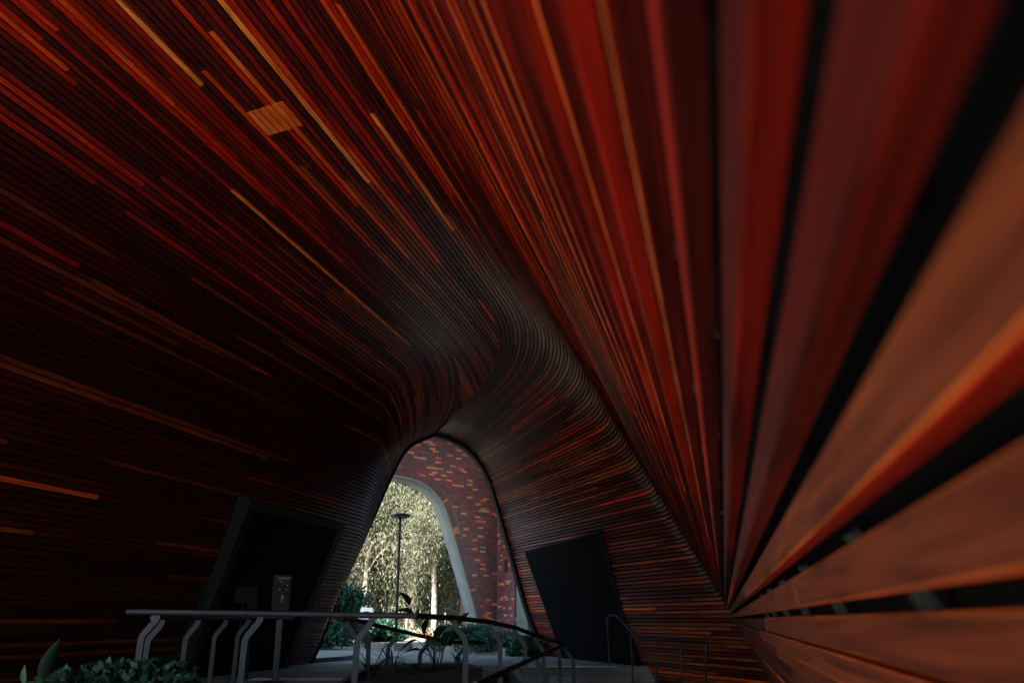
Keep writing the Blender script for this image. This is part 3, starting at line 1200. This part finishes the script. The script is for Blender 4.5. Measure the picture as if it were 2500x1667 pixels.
def leaf_cloud(mb, pts, dirs, ln, wd, tints, fold=.2):
    """many small pointed leaves at pts (n,3) along dirs (n,3)"""
    n = len(pts)
    dirs = dirs / np.linalg.norm(dirs, axis=1)[:, None]
    rnd = rng.normal(size=(n, 3))
    sd_ = np.cross(dirs, rnd)
    sd_ /= np.linalg.norm(sd_, axis=1)[:, None]
    ln = np.asarray(ln).reshape(-1, 1) * np.ones((n, 1))
    wd = np.asarray(wd).reshape(-1, 1) * np.ones((n, 1))
    v = np.stack([pts, pts + dirs * ln * .45 + sd_ * wd * .5, pts + dirs * ln, pts + dirs * ln * .45 - sd_ * wd * .5], 1).reshape(-1, 3)
    base = mb.n
    mb.v.append(v)
    idx = np.arange(n * 4).reshape(n, 4) + base
    mb.f.extend(map(tuple, idx.tolist()))
    mb.n += n * 4
    mb.tint.append(np.repeat(tints, 4))
    mb.gc.append(v)


def shrub(name, label, blobs, nleaf, ln, wd, mat, loc, group=None, stems=5, cat='shrub'):
    """blobs: (x,y,z,rx,ry,rz) lumps that make an uneven outline"""
    t = thing(name, label, cat, loc, group)
    b = MB()
    vol = np.array([q[3] * q[4] for q in blobs])
    for q, k in zip(blobs, (vol / vol.sum() * nleaf).astype(int)):
        u = rng.normal(size=(k, 3))
        u /= np.linalg.norm(u, axis=1)[:, None]
        rr = rng.random(k) ** .45
        jag = 1 + .22 * np.sin(u[:, 0] * 7 + q[0] * 5) * np.cos(u[:, 2] * 6 + q[1] * 3)
        p = np.array(q[:3]) + u * np.array(q[3:]) * (rr * jag)[:, None]
        dr = u * .7 + rng.normal(size=(k, 3)) * .6 + np.array([0, 0, .15])
        leaf_cloud(b, p, dr, rng.uniform(.7, 1.3, k) * ln, rng.uniform(.7, 1.3, k) * wd, rng.random(k))
    b.build('foliage', mat, t)
    sb = MB()
    for k in range(stems):
        q = blobs[k % len(blobs)]
        sb.sweep([(loc[0] + rng.uniform(-.05, .05), loc[1] + rng.uniform(-.05, .05), loc[2]), ((loc[0] + q[0]) / 2, (loc[1] + q[1]) / 2, (loc[2] + q[2]) / 2 + .02), q[:3]], circ(.012 + ln * .02, 6), up=(0, 1, 0))
    sb.build('stems', STALK, t)
    return t


# near shrub at the picture's lower corner
bl = []
for (px, py, Y, r) in ((150, 1672, 3.7, .14), (215, 1660, 3.8, .15), (270, 1640, 3.9, .13), (330, 1652, 3.9, .15), (395, 1640, 4.0, .14), (430, 1655, 4.1, .12), (300, 1690, 3.7, .18), (400, 1690, 3.8, .18), (200, 1700, 3.7, .16)):
    p = at(px, py, Y)
    bl.append((p[0], p[1], p[2] - .03, r, r, r * .7))
shrub('shrub', 'rounded small leaved green shrub in the near corner planter below the long handrail', bl, 2600, .06, .032, SHRUB, (-2.35, 3.9, .37))
# pointed leaves beside it
sp = thing('broad_leaf_plant', 'plant with a few tall pointed blue green leaves beside the near shrub', 'plant', (*at(90, 1667, 3.9)[:2], .37))
for (px, py, tx, ty, ln, wd, tw) in ((100, 1668, .18, 1, .28, .085, 1.0), (62, 1672, -.25, 1, .13, .045, 1.4), (112, 1680, .5, .8, .16, .06, .6)):
    p = at(px, py, 3.9)
    b = MB()
    b.sweep([(p[0], p[1], .37), (p[0] + .01, p[1], p[2])] if p[2] > .39 else [(p[0], p[1], p[2] - .05), p], circ(.006, 6), up=(0, 1, 0))
    blade(b, p, (tx, .1, ty), ln, wd, .25, rng.random(), n=8, fold=.3, shape='paddle', twist=tw)
    b.build('leaf', STRAP, sp, smooth=True)

# dark bushes outside the arch on the far side of the left wall
def bush_at(px, pytop, Y, w, label, n=5000, ln=.14, wd=.07, mat=SHRUB, tall=None, group=None):
    x = at(px, 1500, Y)[0]
    top = at(px, pytop, Y)[2]
    bl = []
    for k in range(9):
        zz = rng.uniform(.15, .85) * top
        bl.append((x + rng.uniform(-.35, .35) * w, Y + rng.uniform(-.25, .25) * w, zz, w * .36, w * .36, top * .22))
    bl.append((x, Y, top * .84, w * .3, w * .3, top * .16))
    return shrub('bush', label, bl, n, ln, wd, mat, (x, Y, 0), group)


bush_at(800, 1425, 24.5, 2.3, 'tall dark glossy bush beside the foot of the timber wall', 7000, .17, .09)
bush_at(760, 1500, 21.5, 1.9, 'lower dark bush at the foot of the timber wall by the kerb', 6000, .15, .08)
bush_at(850, 1488, 27.5, 2.2, 'mid green bush behind the white sign', 5000, .17, .09)
bush_at(925, 1515, 29, 2.2, 'dark green bush behind the low grey bench wall', 5000, .17, .09)
# hedge under the brick wall
for (px, py, Y, w, lb) in ((1108, 1522, 20.2, 1.3, 'hedge shrub at the foot of the rendered arch'), (1165, 1524, 19.6, 1.4, 'hedge shrub under the brick wall corner'),
                           (1222, 1540, 18.9, 1.3, 'hedge shrub under the brick return wall'), (1278, 1556, 17.6, .9, 'small hedge shrub below the grey pier')):
    bush_at(px, py, Y, w, lb, 4200, .10, .05, group='hedge below the brick wall')
kb = thing('kerb', 'low pale concrete kerb edging the hedge below the brick wall', 'kerb')
kp = [at(1085, 1582, 19.6), at(1180, 1594, 18.9), at(1258, 1602, 17.9)]
for q in kp:
    q[2] = .09
MB().sweep(kp, rect(.16, .2)).build('kerbstone', CONC, kb)
kb2 = thing('kerb', 'dark kerb at the foot of the timber wall beside the lower bush', 'kerb')
kp = [at(706, 1616, 14.4), at(835, 1609, 15.6), at(870, 1606, 16.5)]
for q in kp:
    q[2] = .05
MB().sweep(kp, rect(.14, .11)).build('kerbstone', DARKCONC, kb2)

# ------------------------------------------------------------------ things in the court
lx, ly = at(968, 1500, 26.0)[:2]
ltop = at(972, 1258, 26.0)[2]
lamp = thing('street_lamp', 'black lamp post with a flat round disc head in front of the trees', 'lamp post', (lx, ly, 0))
MB().sweep([(lx, ly, 0), (lx, ly, ltop - .1)], circ(.06, 14), up=(0, 1, 0)).build('pole', BLACKM, lamp, smooth=False)
hd = MB()
prf = [(.06, -.16), (.10, -.10), (.38, -.07), (.44, -.02), (.43, .04), (.2, .10), (0.001, .12)]
vv, ff = [], []
for r_, z_ in prf:
    for q in range(28):
        vv.append((lx + r_ * math.cos(q * math.pi / 14), ly + r_ * math.sin(q * math.pi / 14), ltop + z_))
for i in range(len(prf) - 1):
    for q in range(28):
        ff.append((i * 28 + q, i * 28 + (q + 1) % 28, i * 28 + 28 + (q + 1) % 28, i * 28 + 28 + q))
hd.add(vv, ff).build('lamp_head', BLACKM, lamp, smooth=True)
MB().box((-.11, -.11, 0), (.11, .11, .03), O=(lx, ly, 0)).build('base_plate', BLACKM, lamp)

bw = thing('bench_wall', 'low grey concrete bench wall with vertical joints in front of the bushes', 'bench')
x0, x1 = at(903, 1590, 20.5)[0], at(962, 1590, 20.5)[0]
x2 = at(1000, 1590, 20.5)[0]
nb = 7
for k in range(nb):
    MB().box((x0 + (x1 - x0) * k / nb + .004, 20.5, 0), (x0 + (x1 - x0) * (k + 1) / nb - .004, 21.0, .235)).build('block', CONC, bw)
MB().box((x1 + .003, 20.45, 0), (x2, 21.05, .215)).build('dark_block', DARKCONC, bw)

# white rounded sign with a dark blue arc
sx, sy = at(895, 1490, 22.0)[:2]
sign = thing('sign', 'white rounded rectangular sign with a dark blue arched lower half above the handrail', 'sign', (sx, sy, 0))
zt_, zb_ = at(895, 1482, 22.0)[2], at(895, 1510, 22.0)[2]
hw = .215
rr_ = .05
pts = []
for (cx_, cz_, a0) in ((hw - rr_, zt_ - rr_, 0), (-hw + rr_, zt_ - rr_, 90), (-hw + rr_, zb_ + rr_, 180), (hw - rr_, zb_ + rr_, 270)):
    for q in range(6):
        a = math.radians(a0 + q * 18)
        pts.append((cx_ + rr_ * math.cos(a), cz_ + rr_ * math.sin(a)))
n = len(pts)
MB().add([(sx + p, sy, z) for p, z in pts] + [(sx + p, sy + .04, z) for p, z in pts],
         [tuple(range(n)), tuple(range(2 * n - 1, n - 1, -1))] + [(i, n + i, n + (i + 1) % n, (i + 1) % n) for i in range(n)]).build('panel', WHITE, sign)
arc = [(-hw, zb_ + .02)] + [(-hw + 2 * hw * q / 12, zt_ - .20 + .08 * math.sin(math.pi * q / 12)) for q in range(13)] + [(hw, zb_ + .02)]
MB().add([(sx + p, sy - .004, z) for p, z in arc], [tuple(range(len(arc)))]).build('blue_arc', BLUE, sign)
MB().sweep([(sx, sy + .05, 0), (sx, sy + .05, zb_ + .1)], circ(.03, 8), up=(0, 1, 0)).build('pole', BLACKM, sign)

# small orange marker with red foot
ox, oy = at(1044, 1580, 31.0)[:2]
ora = thing('marker_cone', 'tiny orange and red marker far off among the sunlit trunks', 'marker', (ox, oy, 0))
MB().sweep([(ox, oy, .05), (ox, oy, .3)], [(.1, 0), (.05, .08), (-.05, .08), (-.1, 0), (-.05, -.08), (.05, -.08)], up=(0, 1, 0)).build('body', ORANGE, ora)
MB().box((-.13, -.13, 0), (.13, .13, .05), O=(ox, oy, 0)).build('foot', mat_simple('red_plastic', (.5, .03, .03), .5), ora)

# pale bollard posts far off
for k, (px, Y, lb) in enumerate(((991, 33.0, 'slim pale post among the far trunks'), (1086, 29.0, 'slim white post beyond the planter'))):
    p = at(px, 1560, Y)
    po = thing('post', lb, 'post', (p[0], p[1], 0))
    MB().sweep([(p[0], p[1], 0), (p[0], p[1], 1.25)], circ(.025, 10), up=(0, 1, 0)).build('shaft', WHITE, po)
    MB().sweep([(p[0], p[1], 1.25), (p[0], p[1], 1.28)], circ(.05, 10), up=(0, 1, 0)).build('cap', CONC, po)

# info pole with a sign box before the left doorway
ix, iy = at(686, 1450, 10.4)[:2]
info = thing('sign_totem', 'slim black sign box on a pole with white lettering and dots', 'sign', (ix, iy, 0))
zt_, zb_ = at(686, 1402, 10.4)[2], at(686, 1490, 10.4)[2]
MB().box((ix - .145, iy, zb_), (ix + .135, iy + .09, zt_)).build('sign_box', BLACKM, info)
MB().box((ix - .045, iy + .02, .02), (ix + .045, iy + .07, zb_ - .003)).build('pole', DARKGREEN, info)
MB().box((ix - .14, iy - .1, 0), (ix + .14, iy + .16, .02)).build('base_plate', BLACKM, info)


def text_mesh(body, size, loc, rot, mat, parent):
    cu = D.curves.new('lettering', 'FONT')
    cu.body = body
    cu.size = size
    cu.align_x = 'CENTER'
    cu.extrude = .001
    to = D.objects.new('lettering', cu)
    COL.objects.link(to)
    dg = bpy.context.evaluated_depsgraph_get()
    me = D.meshes.new_from_object(to.evaluated_get(dg))
    D.objects.remove(to)
    me.materials.clear()
    me.materials.append(mat)
    o = D.objects.new('lettering', me)
    COL.objects.link(o)
    o.location = Vector(loc) - parent.location
    o.rotation_euler = rot
    o.parent = parent
    return o


pz = lambda px, py: at(px, py, 10.4)
q = pz(695, 1413)
text_mesh('CABOON', .052, (q[0], iy - .004, q[2]), (math.pi / 2, 0, 0), DULLW, info)
for (px, py) in ((686, 1418), (692.5, 1422.5), (702, 1427.5), (683, 1437.5), (699.5, 1437.5)):
    q = pz(px, py)
    MB().sweep([(q[0], iy - .006, q[2]), (q[0], iy - .001, q[2])], circ(.010, 8)).build('dot', DULLW, info)
q = pz(693, 1460)
text_mesh('map', .075, (q[0] - .01, iy - .004, q[2]), (math.pi / 2, -math.pi / 2, 0), DULLW, info)
# notices behind
for (px0, px1, py0, py1, lb) in ((577, 605, 1430, 1470, 'broad grey notice board behind the handrail in the leaning doorway'), (607, 626, 1430, 1486, 'narrow grey notice board next to the broader one')):
    p0, p1 = at(px0, py0, 10.8), at(px1, py1, 10.8)
    nb_ = thing('notice_board', lb, 'notice board', ((p0[0] + p1[0]) / 2, 10.8, 0))
    MB().box((p0[0], 10.8, p1[2]), (p1[0], 10.83, p0[2])).build('panel', PAPER, nb_)
    MB().sweep([((p0[0] + p1[0]) / 2, 10.85, 0), ((p0[0] + p1[0]) / 2, 10.85, p0[2] - .02)], circ(.018, 8), up=(0, 1, 0)).build('leg', BLACKM, nb_)

# ------------------------------------------------------------------ trees
def crown_mesh(nm, R, Hh, n, ln, wd):
    b = MB()
    ncl = 46
    cl = rng.normal(size=(ncl, 3))
    cl /= np.linalg.norm(cl, axis=1)[:, None]
    cl *= (rng.random(ncl) ** .4)[:, None]
    cl *= np.array([R, R, Hh])
    per = n // ncl
    for c in cl:
        sz = rng.uniform(.5, 1.1) * R * .34
        p = rng.normal(size=(per, 3)) * np.array([sz, sz, sz * 1.0]) * .62 + c
        p[:, 2] -= np.abs(rng.normal(size=per)) * sz * .7
        dr = rng.normal(size=(per, 3)) * .45 + np.array([0, 0, -.7])
        base = rng.uniform(.22, .66)
        ti = np.clip(base + rng.normal(size=per) * .17, 0, 1)
        leaf_cloud(b, p, dr, rng.uniform(.6, 1.4, per) * ln, rng.uniform(.7, 1.3, per) * wd, ti)
    return b.mesh(nm, GUM)


crowns = [crown_mesh('crown', 3.0, 4.6, 34000, .21, .05) for _ in range(3)]


def tree(x, y, hgt, sc, label, ci, lift=0.0):
    t = thing('gum_tree', label, 'tree', (x, y, 0), 'gum trees beyond the brick arch')
    tr = MB()
    lean = rng.uniform(-.5, .5)
    pts = [(x, y, -.05), (x + lean * .2, y, hgt * .25), (x + lean * .7, y + .1, hgt * .55), (x + lean, y, hgt * .9)]
    rad = [.26, .2, .15, .05]
    m = 9
    V, Fc = [], []
    for p, r in zip(pts, rad):
        for q in range(m):
            V.append((p[0] + r * sc * math.cos(q * 2 * math.pi / m), p[1] + r * sc * math.sin(q * 2 * math.pi / m), p[2]))
    for i in range(len(pts) - 1):
        for q in range(m):
            Fc.append((i * m + q, i * m + (q + 1) % m, i * m + m + (q + 1) % m, i * m + m + q))
    tr.add(V, Fc)
    tr.build('trunk', BARK, t, smooth=True)
    lm = MB()
    for k in range(7):
        z0 = hgt * rng.uniform(.3, .75)
        a = rng.uniform(0, 6.28)
        f_ = z0 / hgt
        b0 = np.array([x + lean * f_, y, z0])
        e = b0 + np.array([math.cos(a) * 1.9 * sc, math.sin(a) * 1.9 * sc, rng.uniform(1.2, 2.6)])
        lm.sweep([b0, (b0 + e) / 2 + (0, 0, .2), e], circ(.045, 6), up=(0, 1, .1))
    lm.build('limbs', BARK, t)
    o = D.objects.new('crown', crowns[ci])
    o.location = (lean * .6, .8 if lift else 0, hgt * .62 + lift)
    o.rotation_euler = (0, 0, rng.uniform(0, 6.28))
    o.scale = (sc, sc, hgt * .5 / 4.6)
    COL.objects.link(o)
    o.parent = t
    return t


spots = [(-14.5, 39, 11, 1.0), (-11.5, 36.5, 9.5, .9), (-8.6, 38.5, 13, 1.1), (-5.9, 36.8, 11.5, 1.0), (-3.0, 39, 12.5, 1.05), (-.2, 37, 11, 1.0),
         (-12.8, 44, 14, 1.2), (-9.6, 45.5, 16, 1.2), (-6.6, 44, 15, 1.15), (-3.6, 46, 16, 1.2), (-.8, 44.5, 15, 1.2), (-16.5, 46, 15, 1.2)]
words = ['outermost gum tree on the side of the timber wall', 'short bushy gum tree behind the dark bushes', 'tall pale gum tree left of the lamp post', 'gum tree right behind the lamp post',
         'gum tree seen beside the rendered arch edge', 'gum tree mostly hidden by the brick wall', 'tall gum tree in the second row behind the short bushy one', 'tallest gum tree of the second row left of the lamp disc',
         'gum tree of the second row above the lamp disc', 'gum tree of the second row under the arch crown', 'second row gum tree hidden by the brick wall', 'second row gum tree farthest along the timber wall']
for i, ((x, y, h, s), w_) in enumerate(zip(spots, words)):
    tree(x, y, h, s, w_, i % 3)

for x, y, h, w_ in ((-8.3, 35.2, 9.5, 'slender gum tree with a bare pale trunk nearest the lamp post'), (-9.6, 35.6, 10, 'slender bare trunked gum tree by the dark bushes'), (-4.3, 34.9, 8.5, 'slim gum tree standing forward by the rendered arch edge')):
    tree(x, y, h, .75, w_, 1, 2.6)

# far wood behind them
fw = MB()
for k in range(300):
    c = np.array([rng.uniform(-32, 3), rng.uniform(52, 60), rng.uniform(.5, 21)])
    per = 420
    p = c + rng.normal(size=(per, 3)) * np.array([1.5, 1.2, 1.3])
    dr = rng.normal(size=(per, 3)) * .6 + np.array([0, 0, -.7])
    ti = np.clip(rng.uniform(.3, .68) + rng.normal(size=per) * .17, 0, 1)
    leaf_cloud(fw, p, dr, rng.uniform(.3, .55, per), rng.uniform(.08, .14, per), ti)
o = fw.build('far_wood', GUM)
tag(o, 'sunlit wood of gum trees filling the view through the arch', 'wood', kind='stuff')
# undergrowth at the wood's edge
ug = MB()
k = 9000
p = np.c_[rng.uniform(-18, 3, k), rng.uniform(34.3, 43, k), np.abs(rng.normal(size=k)) * .35]
leaf_cloud(ug, p, rng.normal(size=(k, 3)) + np.array([0, 0, .8]), rng.uniform(.2, .45, k), rng.uniform(.04, .09, k), np.clip(rng.normal(.6, .25, k), 0, 1))
tag(ug.build('undergrowth', GUM), 'dry undergrowth along the edge of the wood', 'undergrowth', kind='stuff')
# hill closing the view
hv, hf = [], []
nx_, ny_ = 30, 8
for j in range(ny_):
    for i in range(nx_):
        x = -150 + 300 * i / (nx_ - 1)
        y = 61 + 90 * j / (ny_ - 1)
        hv.append((x, y, -.3 + 26 * (1 - math.exp(-j * .8)) + 2 * math.sin(i * 1.3 + j)))
for j in range(ny_ - 1):
    for i in range(nx_ - 1):
        hf.append((j * nx_ + i, j * nx_ + i + 1, (j + 1) * nx_ + i + 1, (j + 1) * nx_ + i))
tag(MB().add(hv, hf).build('hill', mat_simple('wooded_hill', (.05, .06, .035), .95, .1, noise=.6, scale=.5), smooth=True), kind='structure')
